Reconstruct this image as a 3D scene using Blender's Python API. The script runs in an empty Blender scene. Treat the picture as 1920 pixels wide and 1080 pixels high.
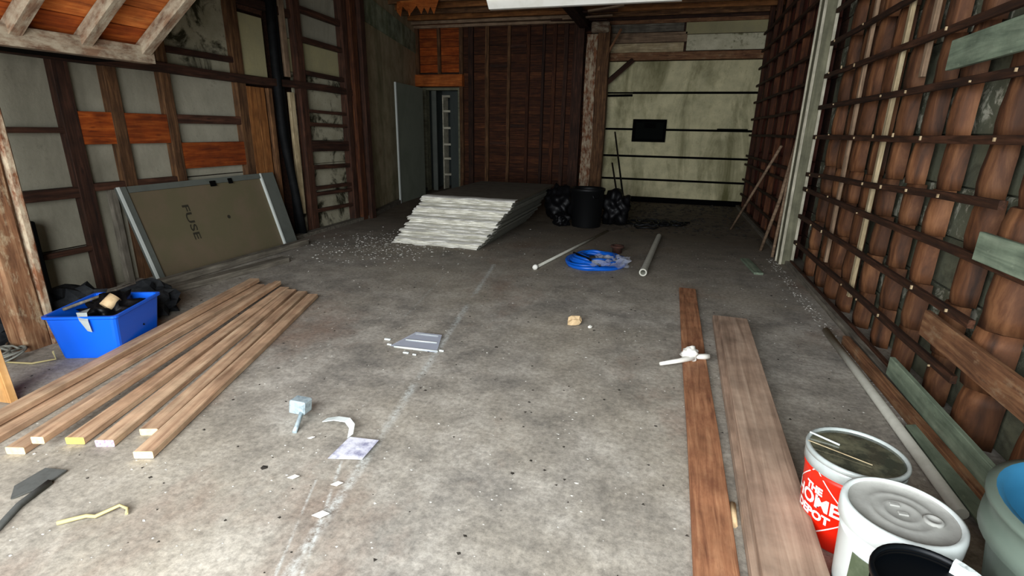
import bpy, bmesh, math, random
from mathutils import Vector, Matrix, noise
random.seed(11)
S = bpy.context.scene
C = S.collection
PI = math.pi

# ------------------------------------------------------------------ camera
cd = bpy.data.cameras.new('camera'); cam = bpy.data.objects.new('camera', cd); C.objects.link(cam)
cd.sensor_width = 36; cd.lens = 959 / 1920 * 36; cd.clip_start = 0.05
xa = Vector((0.95779827, 0.2868508, 0.01841442))
da = Vector((0.10141393, -0.27728911, -0.95541926))
fa = Vector((-0.26895666, 0.91696639, -0.2946777))
M = Matrix.Identity(4)
for i in range(3):
    M[i][0] = xa[i]; M[i][1] = -da[i]; M[i][2] = -fa[i]
M.translation = (0, 0, 1.5)
cam.matrix_world = M
S.camera = cam
# ------------------------------------------------------------------ light
w = bpy.data.worlds.new('world'); S.world = w; w.use_nodes = True
w.node_tree.nodes['Background'].inputs[0].default_value = (0.88, 0.94, 1.0, 1)
w.node_tree.nodes['Background'].inputs[1].default_value = 1.0
def area(name, loc, target, sx, sy, power, col):
    l = bpy.data.lights.new(name, 'AREA'); l.shape = 'RECTANGLE'; l.size = sx; l.size_y = sy
    l.energy = power; l.color = col
    o = bpy.data.objects.new(name, l); C.objects.link(o); o.location = loc
    o.rotation_euler = (Vector(target) - Vector(loc)).to_track_quat('-Z', 'Y').to_euler()
    return o
# daylight falling in through the open front door behind the camera
area('door_daylight', (-1.0, -1.1, 1.75), (-1.3, 6.0, 0.9), 3.8, 2.3, 260, (0.92, 0.96, 1.0))
S.view_settings.view_transform = 'Standard'
S.view_settings.look = 'None'
S.view_settings.exposure = 0.75
S.view_settings.gamma = 1
S.view_settings.use_curve_mapping = False

# ------------------------------------------------------------------ materials
def lin(h):
    h = h.lstrip('#'); out = []
    for i in (0, 2, 4):
        c = int(h[i:i+2], 16) / 255
        out.append(c / 12.92 if c <= 0.04045 else ((c + 0.055) / 1.055) ** 2.4)
    return (*out, 1)
class N:
    def __init__(s, name):
        s.m = bpy.data.materials.new(name); s.m.use_nodes = True
        s.t = s.m.node_tree; s.b = s.t.nodes['Principled BSDF']
    def n(s, typ, **kw):
        o = s.t.nodes.new(typ)
        for k, v in kw.items(): setattr(o, k, v)
        return o
    def l(s, a, b): s.t.links.new(a, b)
    def coords(s, scale=(1, 1, 1), rand=False):
        tc = s.n('ShaderNodeTexCoord'); mp = s.n('ShaderNodeMapping'); mp.inputs['Scale'].default_value = scale
        s.l(tc.outputs['Object'], mp.inputs['Vector'])
        if rand:
            oi = s.n('ShaderNodeObjectInfo'); mu = s.n('ShaderNodeMath', operation='MULTIPLY'); mu.inputs[1].default_value = 37
            s.l(oi.outputs['Random'], mu.inputs[0]); s.l(mu.outputs[0], mp.inputs['Location'])
        return mp.outputs[0]
    def noise(s, vec, scale=5, detail=6, rough=0.6, dist=0):
        o = s.n('ShaderNodeTexNoise'); o.inputs['Scale'].default_value = scale; o.inputs['Detail'].default_value = detail
        o.inputs['Roughness'].default_value = rough; o.inputs['Distortion'].default_value = dist
        s.l(vec, o.inputs['Vector']); return o.outputs['Fac']
    def ramp(s, fac, stops):
        o = s.n('ShaderNodeValToRGB'); e = o.color_ramp.elements
        while len(e) < len(stops): e.new(0.5)
        for q, (p, c) in zip(e, stops):
            q.position = p; q.color = lin(c) if isinstance(c, str) else (c, c, c, 1)
        s.l(fac, o.inputs[0]); return o.outputs[0]
    def mix(s, fac, a, b, mode='MIX'):
        o = s.n('ShaderNodeMix', data_type='RGBA', blend_type=mode)
        for sock, v in ((o.inputs[0], fac), (o.inputs[6], a), (o.inputs[7], b)):
            if isinstance(v, (int, float)): sock.default_value = v
            elif isinstance(v, str): sock.default_value = lin(v)
            elif isinstance(v, tuple): sock.default_value = v
            else: s.l(v, sock)
        return o.outputs[2]
    def math(s, op, a, b=None, clamp=False):
        o = s.n('ShaderNodeMath', operation=op, use_clamp=clamp)
        for i, v in enumerate((a, b)):
            if v is None: continue
            if isinstance(v, (int, float)): o.inputs[i].default_value = v
            else: s.l(v, o.inputs[i])
        return o.outputs[0]
    def bump(s, h, strength=0.3, dist=0.01):
        o = s.n('ShaderNodeBump'); o.inputs['Strength'].default_value = strength; o.inputs['Distance'].default_value = dist
        s.l(h, o.inputs['Height']); s.l(o.outputs[0], s.b.inputs['Normal'])
    def out(s, col, rough=0.8, metal=0, spec=0.3):
        if isinstance(col, str): s.b.inputs['Base Color'].default_value = lin(col)
        else: s.l(col, s.b.inputs['Base Color'])
        s.b.inputs['Roughness'].default_value = rough; s.b.inputs['Metallic'].default_value = metal
        s.b.inputs['Specular IOR Level'].default_value = spec
        return s.m
def wood(name, dark, mid, light, rough=0.8, var=0.35, grain=(1.2, 16, 16), peel=None, peel_t=(0.5, 0.6), knots=True):
    """board wood: long axis of the board is the local X axis"""
    n = N(name)
    v = n.coords(grain, True)
    f = n.noise(v, 2.2, 8, 0.62, 0.6)
    col = n.ramp(f, [(0.28, dark), (0.5, mid), (0.72, light)])
    v2 = n.coords((3, 3, 3), True)
    g = n.noise(v2, 2.0, 5, 0.6)
    blot = n.ramp(g, [(0.3, 0.55), (0.65, 1.1)])
    col = n.mix(0.8, col, blot, 'MULTIPLY')
    oi = n.n('ShaderNodeObjectInfo')
    rr = n.math('ADD', n.math('MULTIPLY', oi.outputs['Random'], var * 2), 1 - var)
    cv = n.n('ShaderNodeCombineColor'); [n.l(rr, cv.inputs[i]) for i in range(3)]
    col = n.mix(1.0, col, cv.outputs[0], 'MULTIPLY')
    if knots:
        vo = n.n('ShaderNodeTexVoronoi'); vo.inputs['Scale'].default_value = 3.0
        n.l(n.coords((1, 3, 3), True), vo.inputs['Vector'])
        k = n.ramp(vo.outputs['Distance'], [(0.05, 1.0), (0.12, 0.0)])
        col = n.mix(n.math('MULTIPLY', k, 0.7), col, dark)
    if peel:
        pf = n.noise(n.coords((4, 9, 9), True), 1.7, 8, 0.7)
        mask = n.ramp(pf, [(peel_t[0], 0.0), (peel_t[1], 1.0)])
        col = n.mix(mask, col, peel)
    n.bump(f, 0.35, 0.006)
    return n.out(col, rough)
def plain(name, hexc, rough=0.5, metal=0, spec=0.4, dirt=None, dscale=8, amt=0.5, bump=0.1):
    n = N(name)
    if dirt:
        f = n.noise(n.coords((1, 1, 1), True), dscale, 7, 0.65)
        mask = n.ramp(f, [(0.45, 0.0), (0.7, 1.0)])
        col = n.mix(n.math('MULTIPLY', mask, amt), hexc, dirt)
        n.bump(f, bump, 0.004)
        return n.out(col, rough, metal, spec)
    return n.out(hexc, rough, metal, spec)
def plaster(name, base, spots, s1=1.2, t=(0.45, 0.62), fine='#8d8770', streak=True):
    n = N(name)
    f = n.noise(n.coords((1, 1, 0.35 if streak else 1)), s1, 9, 0.68, 0.5)
    col = n.ramp(n.noise(n.coords((1, 1, 1)), 3.5, 7, 0.7), [(0.3, fine), (0.65, base)])
    col = n.mix(n.ramp(f, [(t[0], 0.0), (t[1], 1.0)]), col, spots)
    g = n.noise(n.coords((1, 1, 1)), 14, 8, 0.75)
    col = n.mix(n.ramp(g, [(0.58, 0.0), (0.68, 0.5)]), col, spots)
    n.bump(g, 0.4, 0.01)
    return n.out(col, 0.9)

MAT = {}
MAT['dark_wood'] = wood('dark_wood', '#1d110b', '#3a2317', '#553526')
MAT['brown_wood'] = wood('brown_wood', '#32200f', '#5e4028', '#86613e', var=0.25)
MAT['orange_wood'] = wood('orange_wood', '#5a2208', '#90400f', '#b25d22', var=0.25)
MAT['red_wood'] = wood('red_wood', '#22110a', '#482613', '#6a3f20', var=0.3)
MAT['bright_orange'] = wood('bright_orange', '#7a3a16', '#b05c24', '#cc7c3c', var=0.15, knots=False)
MAT['tan_orange'] = wood('tan_orange', '#5a3418', '#83532a', '#a06c3c', var=0.1)
MAT['pale_wood'] = wood('pale_wood', '#8d7a5c', '#b7a37e', '#d8c8a4', var=0.1)
MAT['stick_wood'] = wood('stick_wood', '#5d4a3a', '#8d745c', '#a98f74', var=0.15, knots=False)
MAT['lumber'] = wood('lumber', '#947055', '#c4a181', '#dcbf9c', rough=0.65, var=0.12, grain=(0.7, 14, 14))
MAT['lumber_end'] = plain('lumber_end', '#e6cf9c', 0.8, dirt='#c9a870', dscale=60)
MAT['lumber_end_yellow'] = plain('lumber_end_yellow', '#e8c860', 0.8, dirt='#c9a850', dscale=60)
MAT['lumber_end_purple'] = plain('lumber_end_purple', '#c9b6c4', 0.8, dirt='#6c4a78', dscale=90, amt=1)
MAT['pine'] = wood('pine', '#a4713c', '#cf9a5e', '#e0b47c', rough=0.6, var=0.05, grain=(0.8, 9, 9))
MAT['plank_red'] = wood('plank_red', '#6d4430', '#a3704f', '#c08e68', rough=0.75, var=0.03, peel='#7a4c36', peel_t=(0.52, 0.75))
MAT['plank_grey'] = wood('plank_grey', '#7a6352', '#a58b76', '#bca48e', rough=0.75, var=0.06, grain=(0.5, 12, 12), knots=False)
MAT['weathered'] = wood('weathered', '#4a443a', '#6d665a', '#8a8476', var=0.15)
MAT['painted_post'] = wood('painted_post', '#4a2a1a', '#7b4c30', '#9a6d4c', var=0.05, peel='#b3a48a', peel_t=(0.42, 0.62))
MAT['rough_post'] = wood('rough_post', '#4a2f1e', '#7d563a', '#a58260', var=0.05, peel='#ad9a7a', peel_t=(0.56, 0.72))
MAT['flaky_frame'] = wood('flaky_frame', '#4a3426', '#6e5440', '#8a7058', var=0.1, peel='#948873', peel_t=(0.42, 0.62))
MAT['rust_plank'] = wood('rust_plank', '#4d3020', '#7d563a', '#a07a56', var=0.05, peel='#8c7358', peel_t=(0.55, 0.7))
MAT['green_plank'] = wood('green_plank', '#566252', '#7b8973', '#98a48c', var=0.08, grain=(0.8, 8, 8), peel='#9aa78e', peel_t=(0.6, 0.75))
MAT['batten'] = wood('batten', '#1c0f09', '#38200f', '#5a3826', var=0.25)
MAT['pilaster'] = wood('pilaster', '#5c5b4a', '#74725c', '#88866e', var=0.05, grain=(0.6, 8, 8), knots=False)
MAT['pilaster_edge'] = wood('pilaster_edge', '#a09a84', '#beb8a2', '#d4cdb8', var=0.05, knots=False)
MAT['pale_panel'] = plaster('pale_panel', '#9b9684', '#6f6b5c', 1.0, (0.5, 0.75), '#8a8675')
MAT['yellow_panel'] = plaster('yellow_panel', '#a39a72', '#8a8566', 1.0, (0.5, 0.75), '#979070', )
MAT['peeling_panel'] = plaster('peeling_panel', '#aba58e', '#33301f', 3.0, (0.50, 0.60), '#8b866e', streak=False)
MAT['mould_plaster'] = plaster('mould_plaster', '#c6b896', '#6a6b48', 1.3, (0.50, 0.70), '#a09070')
MAT['green_plaster'] = plaster('green_plaster', '#b4bfa2', '#76825f', 3, (0.5, 0.66), '#555d48')
MAT['rear_door_panel'] = plaster('rear_door_panel', '#d6cda4', '#66633f', 1.4, (0.47, 0.68), '#a9a482')
MAT['white_peel'] = plaster('white_peel', '#d6d0b4', '#6f6c50', 5, (0.55, 0.66), '#aaa588', streak=False)
MAT['sheathing'] = plaster('sheathing', '#6c6c56', '#3c3a2f', 4, (0.48, 0.68), '#55584a', streak=False)
MAT['sheath_flecked'] = plaster('sheath_flecked', '#6b6c58', '#b0ad9a', 9, (0.53, 0.60), '#4c4e40', streak=False)
MAT['black'] = plain('black', '#070707', 0.9, spec=0.05)
MAT['dark_glass'] = plain('dark_glass', '#0c0f0d', 0.9, spec=0.08)
MAT['black_pipe'] = plain('black_pipe', '#090a0b', 0.7, spec=0.15, dirt='#1c1d1e')
MAT['black_plastic'] = plain('black_plastic', '#0a0b0c', 0.5, spec=0.3)
MAT['black_bag'] = plain('black_bag', '#08080a', 0.5, spec=0.25)
MAT['grey_sheet'] = plain('grey_sheet', '#7c8272', 0.8, dirt='#5c6252', dscale=2)
MAT['olive_sheet'] = plain('olive_sheet', '#625a42', 0.75, dirt='#6d5d4a', dscale=2.5, amt=0.9)
MAT['silver_edge'] = plain('silver_edge', '#5e615a', 0.8, spec=0.15, dirt='#4c504a', dscale=6)
MAT['bright_edge'] = plain('bright_edge', '#c8cdc6', 0.5)
MAT['ink'] = plain('ink', '#2c281c', 0.8)
MAT['gypsum'] = plain('gypsum', '#f2f0e6', 0.95, dirt='#c4c1b2', dscale=14, bump=1.0)
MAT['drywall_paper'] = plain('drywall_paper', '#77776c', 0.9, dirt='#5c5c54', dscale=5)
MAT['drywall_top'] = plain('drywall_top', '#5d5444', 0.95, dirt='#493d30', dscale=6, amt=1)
MAT['door_grey'] = plain('door_grey', '#5b625e', 0.6, dirt='#474e4a', dscale=2)
MAT['white_paint'] = plain('white_paint', '#e8e6dc', 0.6, dirt='#cdc8b8', dscale=6)
MAT['blue_tub'] = plain('blue_tub', '#0a62e6', 0.35, spec=0.5)
MAT['blue_hose'] = plain('blue_hose', '#0b5cc4', 0.35, spec=0.5)
MAT['blue_inner'] = plain('blue_inner', '#27698c', 0.6, dirt='#1c5474', dscale=6)
MAT['greygreen_plastic'] = plain('greygreen_plastic', '#5c685d', 0.5, dirt='#4f5a50', dscale=7)
MAT['orange_plastic'] = plain('orange_plastic', '#f5250a', 0.4, spec=0.5, dirt='#d81406', dscale=5)
MAT['white_plastic'] = plain('white_plastic', '#dfe6e2', 0.4, spec=0.5, dirt='#b9c4bf', dscale=6)
MAT['clear_grey'] = plain('clear_grey', '#a9b0ac', 0.3, spec=0.6, dirt='#7e8680', dscale=10)
MAT['lid_grey'] = plain('lid_grey', '#a3a39c', 0.75, dirt='#84847e', dscale=25)
MAT['white_ink'] = plain('white_ink', '#f6eee8', 0.6)
MAT['olive_label'] = plain('olive_label', '#4f5a42', 0.7, dirt='#7d866c', dscale=12)
MAT['paint_splash'] = plain('paint_splash', '#e3ece8', 0.5, dirt='#101214', dscale=22, amt=1)
MAT['water'] = plain('water', '#3a3d33', 0.06, spec=0.8, dirt='#7c7a62', dscale=9, amt=0.9, bump=0.3)
MAT['paint_black'] = plain('paint_black', '#03060a', 0.45, spec=0.2)
MAT['pvc'] = plain('pvc', '#c9c8ba', 0.5, dirt='#a5a292', dscale=9)
MAT['rust'] = plain('rust', '#4a2d22', 0.9, dirt='#2c1b16', dscale=30, amt=1)
MAT['tab'] = plain('tab', '#b59f7c', 0.9, dirt='#6e5638', dscale=9, amt=1)
MAT['chip'] = plain('chip', '#c9c6bc', 0.9)
MAT['dirt_clod'] = plain('dirt_clod', '#2d2821', 0.95)
MAT['tan_scrap'] = plain('tan_scrap', '#d0b48a', 0.8, dirt='#9a7a50', dscale=30)
MAT['metal_light'] = plain('metal_light', '#b4c4c8', 0.4, 0.3, dirt='#80909a', dscale=40, amt=1)
MAT['paper_print'] = plain('paper_print', '#d6d6de', 0.7, dirt='#55557e', dscale=14, amt=1)
MAT['twig'] = plain('twig', '#b5a878', 0.8)
MAT['dark_rag'] = plain('dark_rag', '#575854', 0.95, dirt='#3c3c37', dscale=20)
MAT['dark_junk'] = plain('dark_junk', '#1e2022', 0.9, spec=0.1, dirt='#3a3b3a', dscale=12)
MAT['cable_grey'] = plain('cable_grey', '#78786e', 0.6)
def film():
    n = N('plastic_film')
    n.b.inputs['Alpha'].default_value = 0.42
    return n.out('#cfd6e6', 0.25, 0, 0.6)
MAT['film'] = film()
def batt(name, a, b, c):
    n = N(name)
    f = n.noise(n.coords((1, 2.2, 0.3), True), 7, 7, 0.62, 0.4)
    col = n.ramp(f, [(0.3, a), (0.5, b), (0.72, c)])
    oi = n.n('ShaderNodeObjectInfo')
    rr = n.math('ADD', n.math('MULTIPLY', oi.outputs['Random'], 0.5), 0.72)
    cv = n.n('ShaderNodeCombineColor'); [n.l(rr, cv.inputs[i]) for i in range(3)]
    col = n.mix(1.0, col, cv.outputs[0], 'MULTIPLY')
    n.bump(f, 0.4, 0.01)
    return n.out(col, 0.7)
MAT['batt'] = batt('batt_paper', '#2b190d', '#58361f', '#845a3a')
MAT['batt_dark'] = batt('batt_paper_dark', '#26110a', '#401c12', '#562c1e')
def concrete():
    n = N('concrete_floor')
    v = n.coords((1, 1, 1))
    f1 = n.noise(v, 0.55, 6, 0.6, 0.4); f2 = n.noise(v, 3.0, 9, 0.7); f3 = n.noise(v, 34, 9, 0.78)
    col = n.ramp(f2, [(0.32, '#77736c'), (0.5, '#a19b90'), (0.66, '#c2bcb0')])
    col = n.mix(n.ramp(f1, [(0.42, 0.0), (0.62, 0.45)]), col, '#b3a893')
    f4 = n.noise(n.coords((0.8, 0.5, 1)), 1.1, 6, 0.65)
    col = n.mix(n.ramp(f4, [(0.54, 0.0), (0.68, 0.6)]), col, '#8f7462')
    col = n.mix(0.75, col, n.ramp(f3, [(0.34, 0.40), (0.62, 1.15)]), 'MULTIPLY')
    # dusty far end of the slab (packed dirt near the rear door)
    sx = n.n('ShaderNodeSeparateXYZ'); tc = n.n('ShaderNodeTexCoord'); n.l(tc.outputs['Object'], sx.inputs[0])
    X, Yc = sx.outputs[0], sx.outputs[1]
    yy = n.math('ADD', Yc, n.math('MULTIPLY', f2, 3.0))
    dirtm = n.math('MULTIPLY', n.math('SUBTRACT', yy, 6.3, ), 0.3, True)
    col = n.mix(n.math('MULTIPLY', dirtm, 0.8), col, n.mix(f2, '#2c251b', '#6b5a44'))
    # worn pale scuffed line along the slab joint
    def streak(x0, y0, x1, y1, wd, lo, hi, amt, sc):
        k = (x1 - x0) / (y1 - y0)
        off = n.math('SUBTRACT', X, n.math('ADD', n.math('MULTIPLY', n.math('SUBTRACT', Yc, y0), k), x0))
        wob = n.math('MULTIPLY', n.math('SUBTRACT', f3, 0.5), 0.03)
        d = n.math('ABSOLUTE', n.math('ADD', off, wob))
        m = n.math('SUBTRACT', 1.0, n.math('DIVIDE', d, wd), True)
        m = n.math('MULTIPLY', m, n.ramp(n.noise(n.coords((1, 1, 1)), sc, 4, 0.6), [(0.38, 0.0), (0.52, 1.0)]))
        m = n.math('MULTIPLY', m, n.math('MULTIPLY', n.math('GREATER_THAN', Yc, lo), n.math('LESS_THAN', Yc, hi)))
        return n.math('MULTIPLY', m, amt, True)
    for a in ((-1.8, 5.3, -1.12, 1.1, 0.035, 0.6, 5.5, 1.3, 2.2), (-1.06, 1.1, -1.33, 1.75, 0.012, 0.6, 1.8, 1.3, 7),
              (-2.2, 5.0, -1.95, 3.4, 0.016, 3.6, 4.8, 0.6, 3), (-1.16, 1.1, -1.42, 1.75, 0.010, 0.6, 1.6, 1.0, 7)):
        col = n.mix(n.math('MULTIPLY', streak(*a), n.ramp(f3, [(0.40, 0.0), (0.62, 0.75)])), col, '#d2d8d4')
    vo = n.n('ShaderNodeTexVoronoi'); vo.inputs['Scale'].default_value = 16; n.l(v, vo.inputs['Vector'])
    dots = n.math('MULTIPLY', n.ramp(vo.outputs['Distance'], [(0.06, 1.0), (0.11, 0.0)]), n.ramp(f2, [(0.5, 0.0), (0.6, 0.8)]))
    col = n.mix(dots, col, '#bdb9ac')
    h = n.math('ADD', n.math('MULTIPLY', f3, 0.7), f2)
    n.bump(h, 0.3, 0.008)
    return n.out(col, 0.8, 0, 0.2)
MAT['floor'] = concrete()

# ------------------------------------------------------------------ helpers
def tag(o, label=None, cat=None, group=None, kind=None):
    if label: o['label'] = label
    if cat: o['category'] = cat
    if group: o['group'] = group
    if kind: o['kind'] = kind
    return o
def link_mesh(name, me, parent=None, mat=None):
    o = bpy.data.objects.new(name, me); C.objects.link(o)
    if mat is not None and not me.materials: me.materials.append(MAT[mat])
    if parent: o.parent = parent
    return o
def obj(name, bm, mat, parent=None, smooth=False, mats=None):
    me = bpy.data.meshes.new(name); bmesh.ops.recalc_face_normals(bm, faces=bm.faces[:]); bm.to_mesh(me); bm.free()
    for m in (mats or [mat]): me.materials.append(MAT[m])
    if smooth:
        for p in me.polygons: p.use_smooth = True
    o = bpy.data.objects.new(name, me); C.objects.link(o)
    if parent:
        bpy.context.view_layer.update()
        o.parent = parent; me.transform(parent.matrix_world.inverted())
    return o
def empty(name, loc, rz=0):
    o = bpy.data.objects.new(name, None); C.objects.link(o); o.location = loc; o.rotation_euler = (0, 0, rz)
    o.empty_display_size = 0.1
    bpy.context.view_layer.update(); return o
def box(bm, x0, x1, y0, y1, z0, z1, bev=0, mi=0):
    r = bmesh.ops.create_cube(bm, size=1)
    for v in r['verts']:
        v.co = Vector((x0 + (v.co.x + .5) * (x1 - x0), y0 + (v.co.y + .5) * (y1 - y0), z0 + (v.co.z + .5) * (z1 - z0)))
    fs = set(f for v in r['verts'] for f in v.link_faces)
    for f in fs: f.material_index = mi
    if bev:
        es = set(e for v in r['verts'] for e in v.link_edges)
        bmesh.ops.bevel(bm, geom=list(es), offset=bev, segments=1, affect='EDGES')
    return r
BMC = {}
def board_mesh(L, W, T, bev, warp, seg, mats):
    key = (round(L, 2), round(W, 3), round(T, 3), bev, warp, seg, tuple(mats), random.randint(0, 2) if warp else 0)
    if key in BMC: return BMC[key]
    bm = bmesh.new()
    n = max(1, seg); rings = []
    s0 = random.random() * 50
    for i in range(n + 1):
        x = -L / 2 + L * i / n
        dy = (noise.noise((x * 0.8 + s0, 1, 2)) * warp); dz = noise.noise((x * 0.8 + s0, 5, 3)) * warp
        hw, ht = W / 2, T / 2; b = min(bev, hw * .4, ht * .4)
        pts = [(-hw + b, -ht), (hw - b, -ht), (hw, -ht + b), (hw, ht - b), (hw - b, ht), (-hw + b, ht), (-hw, ht - b), (-hw, -ht + b)] if b > 0 else [(-hw, -ht), (hw, -ht), (hw, ht), (-hw, ht)]
        rings.append([bm.verts.new((x, p[0] + dy, p[1] + dz)) for p in pts])
    k = len(rings[0])
    for a, c in zip(rings, rings[1:]):
        for j in range(k): bm.faces.new((a[j], a[(j + 1) % k], c[(j + 1) % k], c[j]))
    e0 = bm.faces.new(rings[0]); e1 = bm.faces.new(rings[-1][::-1])
    if len(mats) > 1: e0.material_index = 1; e1.material_index = 1
    bmesh.ops.recalc_face_normals(bm, faces=bm.faces[:])
    me = bpy.data.meshes.new('board'); bm.to_mesh(me); bm.free()
    for m in mats: me.materials.append(MAT[m])
    BMC[key] = me; return me
def board(name, p0, p1, W, T, mat, parent=None, up=(0, 0, 1), bev=0.003, warp=0.0, seg=1, end=None):
    """a board from p0 to p1 (centre line); W across, T along 'up'"""
    p0, p1 = Vector(p0), Vector(p1); d = p1 - p0
    me = board_mesh(d.length, W, T, bev, warp, seg, [mat] + ([end] if end else []))
    o = bpy.data.objects.new(name, me); C.objects.link(o)
    x = d.normalized(); u = Vector(up); u = (u - x * u.dot(x)).normalized(); y = u.cross(x)
    m = Matrix.Identity(4)
    for i in range(3): m[i][0] = x[i]; m[i][1] = y[i]; m[i][2] = u[i]
    m.translation = (p0 + p1) / 2
    if parent:
        bpy.context.view_layer.update() if False else None
        o.parent = parent; o.matrix_local = PM[parent.name] @ m
    else: o.matrix_world = m
    return o
class _PM(dict):
    def __missing__(s, k):
        bpy.context.view_layer.update(); s[k] = bpy.data.objects[k].matrix_world.inverted(); return s[k]
PM = _PM()
def lathe(bm, prof, cx=0, cy=0, seg=32, mi=0, close=False):
    rings = []
    for r, z in prof:
        if r < 1e-5: rings.append([bm.verts.new((cx, cy, z))])
        else: rings.append([bm.verts.new((cx + r * math.cos(2 * PI * i / seg), cy + r * math.sin(2 * PI * i / seg), z)) for i in range(seg)])
    for a, b in zip(rings, rings[1:]):
        for i in range(seg):
            j = (i + 1) % seg
            if len(a) == 1 and len(b) == 1: continue
            if len(a) == 1: f = bm.faces.new((a[0], b[i], b[j]))
            elif len(b) == 1: f = bm.faces.new((a[i], a[j], b[0]))
            else: f = bm.faces.new((a[i], a[j], b[j], b[i]))
            f.material_index = mi; f.smooth = True
def tube(bm, pts, r, seg=8, closed=False, mi=0, r2=None):
    pts = [Vector(p) for p in pts]; n = len(pts); rings = []
    for i, p in enumerate(pts):
        if closed: t = pts[(i + 1) % n] - pts[i - 1]
        else: t = pts[min(i + 1, n - 1)] - pts[max(i - 1, 0)]
        t.normalize(); a = Vector((0, 0, 1)) if abs(t.z) < .9 else Vector((1, 0, 0))
        u = t.cross(a).normalized(); v = t.cross(u)
        rr = r if r2 is None else r + (r2 - r) * i / (n - 1)
        rings.append([bm.verts.new(p + (u * math.cos(2 * PI * k / seg) + v * math.sin(2 * PI * k / seg)) * rr) for k in range(seg)])
    for i in range(n if closed else n - 1):
        a, b = rings[i], rings[(i + 1) % n]
        for k in range(seg):
            f = bm.faces.new((a[k], a[(k + 1) % seg], b[(k + 1) % seg], b[k])); f.smooth = True; f.material_index = mi
    if not closed:
        bm.faces.new(rings[0]).material_index = mi; bm.faces.new(rings[-1][::-1]).material_index = mi
def blob(bm, c, s, sub=2, amp=0.2, seed=0, fr=3):
    r = bmesh.ops.create_icosphere(bm, subdivisions=sub, radius=1)
    for v in r['verts']:
        k = 1 + amp * noise.noise(v.co * fr + Vector((seed, seed * 2, 0)))
        v.co = Vector((c[0] + v.co.x * s[0] * k, c[1] + v.co.y * s[1] * k, max(c[2] + v.co.z * s[2] * k, 0.003)))
def struct(name, bm, mat, **k): return tag(obj(name, bm, mat, **k), kind='structure')
def vboard(name, x, y, z0, z1, wy, tx, mat, parent, dx=0, dy=0, **k):
    """upright board in a side wall, wy wide along y and tx thick along x"""
    return board(name, (x, y, z0), (x + dx, y + dy, z1), wy, tx, mat, parent, up=(1, 0, 0), **k)
def hboard(name, x, y0, y1, z, hz, tx, mat, parent, dz=0, **k):
    """board running along y in a side wall, hz high and tx thick along x"""
    return board(name, (x, y0, z), (x, y1, z + dz), tx, hz, mat, parent, up=(0, 0, 1), **k)

# ------------------------------------------------------------------ shell
bm = bmesh.new(); box(bm, -6.6, 2.2, -1.4, 13.4, -0.15, 0)
floor = struct('floor', bm, 'floor')
bm = bmesh.new(); box(bm, -40, 40, -40, -1.4, -0.3, -0.02)
struct('ground', bm, 'floor')
bm = bmesh.new(); box(bm, -6.6, 2.2, -1.4, 13.4, 4.02, 4.12)
ceiling = struct('ceiling', bm, 'dark_wood')
for i in range(12):
    y = 9.2 + i * 0.25
    board('ceiling_board', (-6.3, y, 4.0), (1.8, y, 4.0), 0.235, 0.025, 'orange_wood', ceiling)
for i in range(24):
    y = 11.9 - i * 0.5
    board('joist', (-6.3, y, 3.88), (1.75, y, 3.88), 0.05, 0.2, 'tan_orange' if i % 2 else 'brown_wood', ceiling, warp=0.02, seg=6)
for y, z in ((12.0, 3.75), (11.75, 3.79)):
    board('top_plate', (-6.1, y, z), (-1.9, y, z), 0.1, 0.06, 'stick_wood', ceiling)

# left wall
bm = bmesh.new(); box(bm, -5.3, -5.12, -1.4, 7.75, 0, 4.02)
wl = struct('wall_left', bm, 'dark_wood')
LX = -4.95
def lpanel(y0, y1, z0, z1, mat='pale_panel', x=-5.03):
    b = bmesh.new(); box(b, x - 0.02, x, y0, y1, z0, z1, 0.004); return obj('panel', b, mat, wl)
for y0, y1, z0, z1, m in [(2.35, 2.86, 0.75, 2.1, 'pale_panel'), (2.87, 3.32, 0.0, 0.42, 'pale_panel'), (2.87, 3.32, 0.43, 0.9, 'pale_panel'), (2.87, 3.32, .95, 1.42, 'pale_panel'), (2.87, 3.32, 1.44, 2.1, 'pale_panel'),
        (3.33, 3.73, 0, .94, 'pale_panel'), (3.33, 3.73, .95, 1.45, 'pale_panel'), (3.33, 3.73, 1.46, 2.1, 'pale_panel'),
        (3.75, 4.31, 0, .94, 'pale_panel'), (3.75, 4.31, .95, 1.45, 'pale_panel'), (3.75, 4.31, 1.46, 2.1, 'pale_panel'),
        (4.33, 5.32, 0, .94, 'pale_panel'), (4.33, 5.32, .95, 1.29, 'pale_panel'), (4.33, 5.32, 1.3, 2.03, 'pale_panel'), (4.33, 5.36, 2.06, 3.2, 'peeling_panel')]:
    lpanel(y0, y1, z0, z1, m)
lpanel(5.41, 5.8, 2.08, 2.76, 'yellow_panel', -4.98)
lpanel(5.45, 5.85, 2.8, 3.9, 'dark_wood', -5.0)
zr = [0.0, .55, .63, .9, .97, 1.15, 1.3, 1.52, 1.72, 2.02, 2.2, 2.62, 3.3, 3.9]
for i, (a, b_) in enumerate(zip(zr, zr[1:])):
    lpanel(6.3, 7.5, a + 0.003, b_ - 0.003, 'peeling_panel' if b_ < 2.3 else ('yellow_panel' if b_ < 2.7 else 'pale_panel'))
for y, wy, z0, z1, m in [(2.28, .14, 0, 4, 'dark_wood'), (3.345, .13, 0, 4, 'dark_wood'), (3.76, .12, 0, 4, 'brown_wood'), (4.32, .11, 0, 4, 'brown_wood'), (5.31, .14, 0, 4, 'brown_wood')]:
    vboard('stud', LX - .04, y, z0, z1, wy, .08, m, wl, warp=0.01, seg=5)
vboard('stud', -4.99, 3.58, 0, .9, .06, .06, 'weathered', wl)
vboard('stud', -4.99, 3.95, 0, .9, .06, .06, 'weathered', wl)
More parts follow.
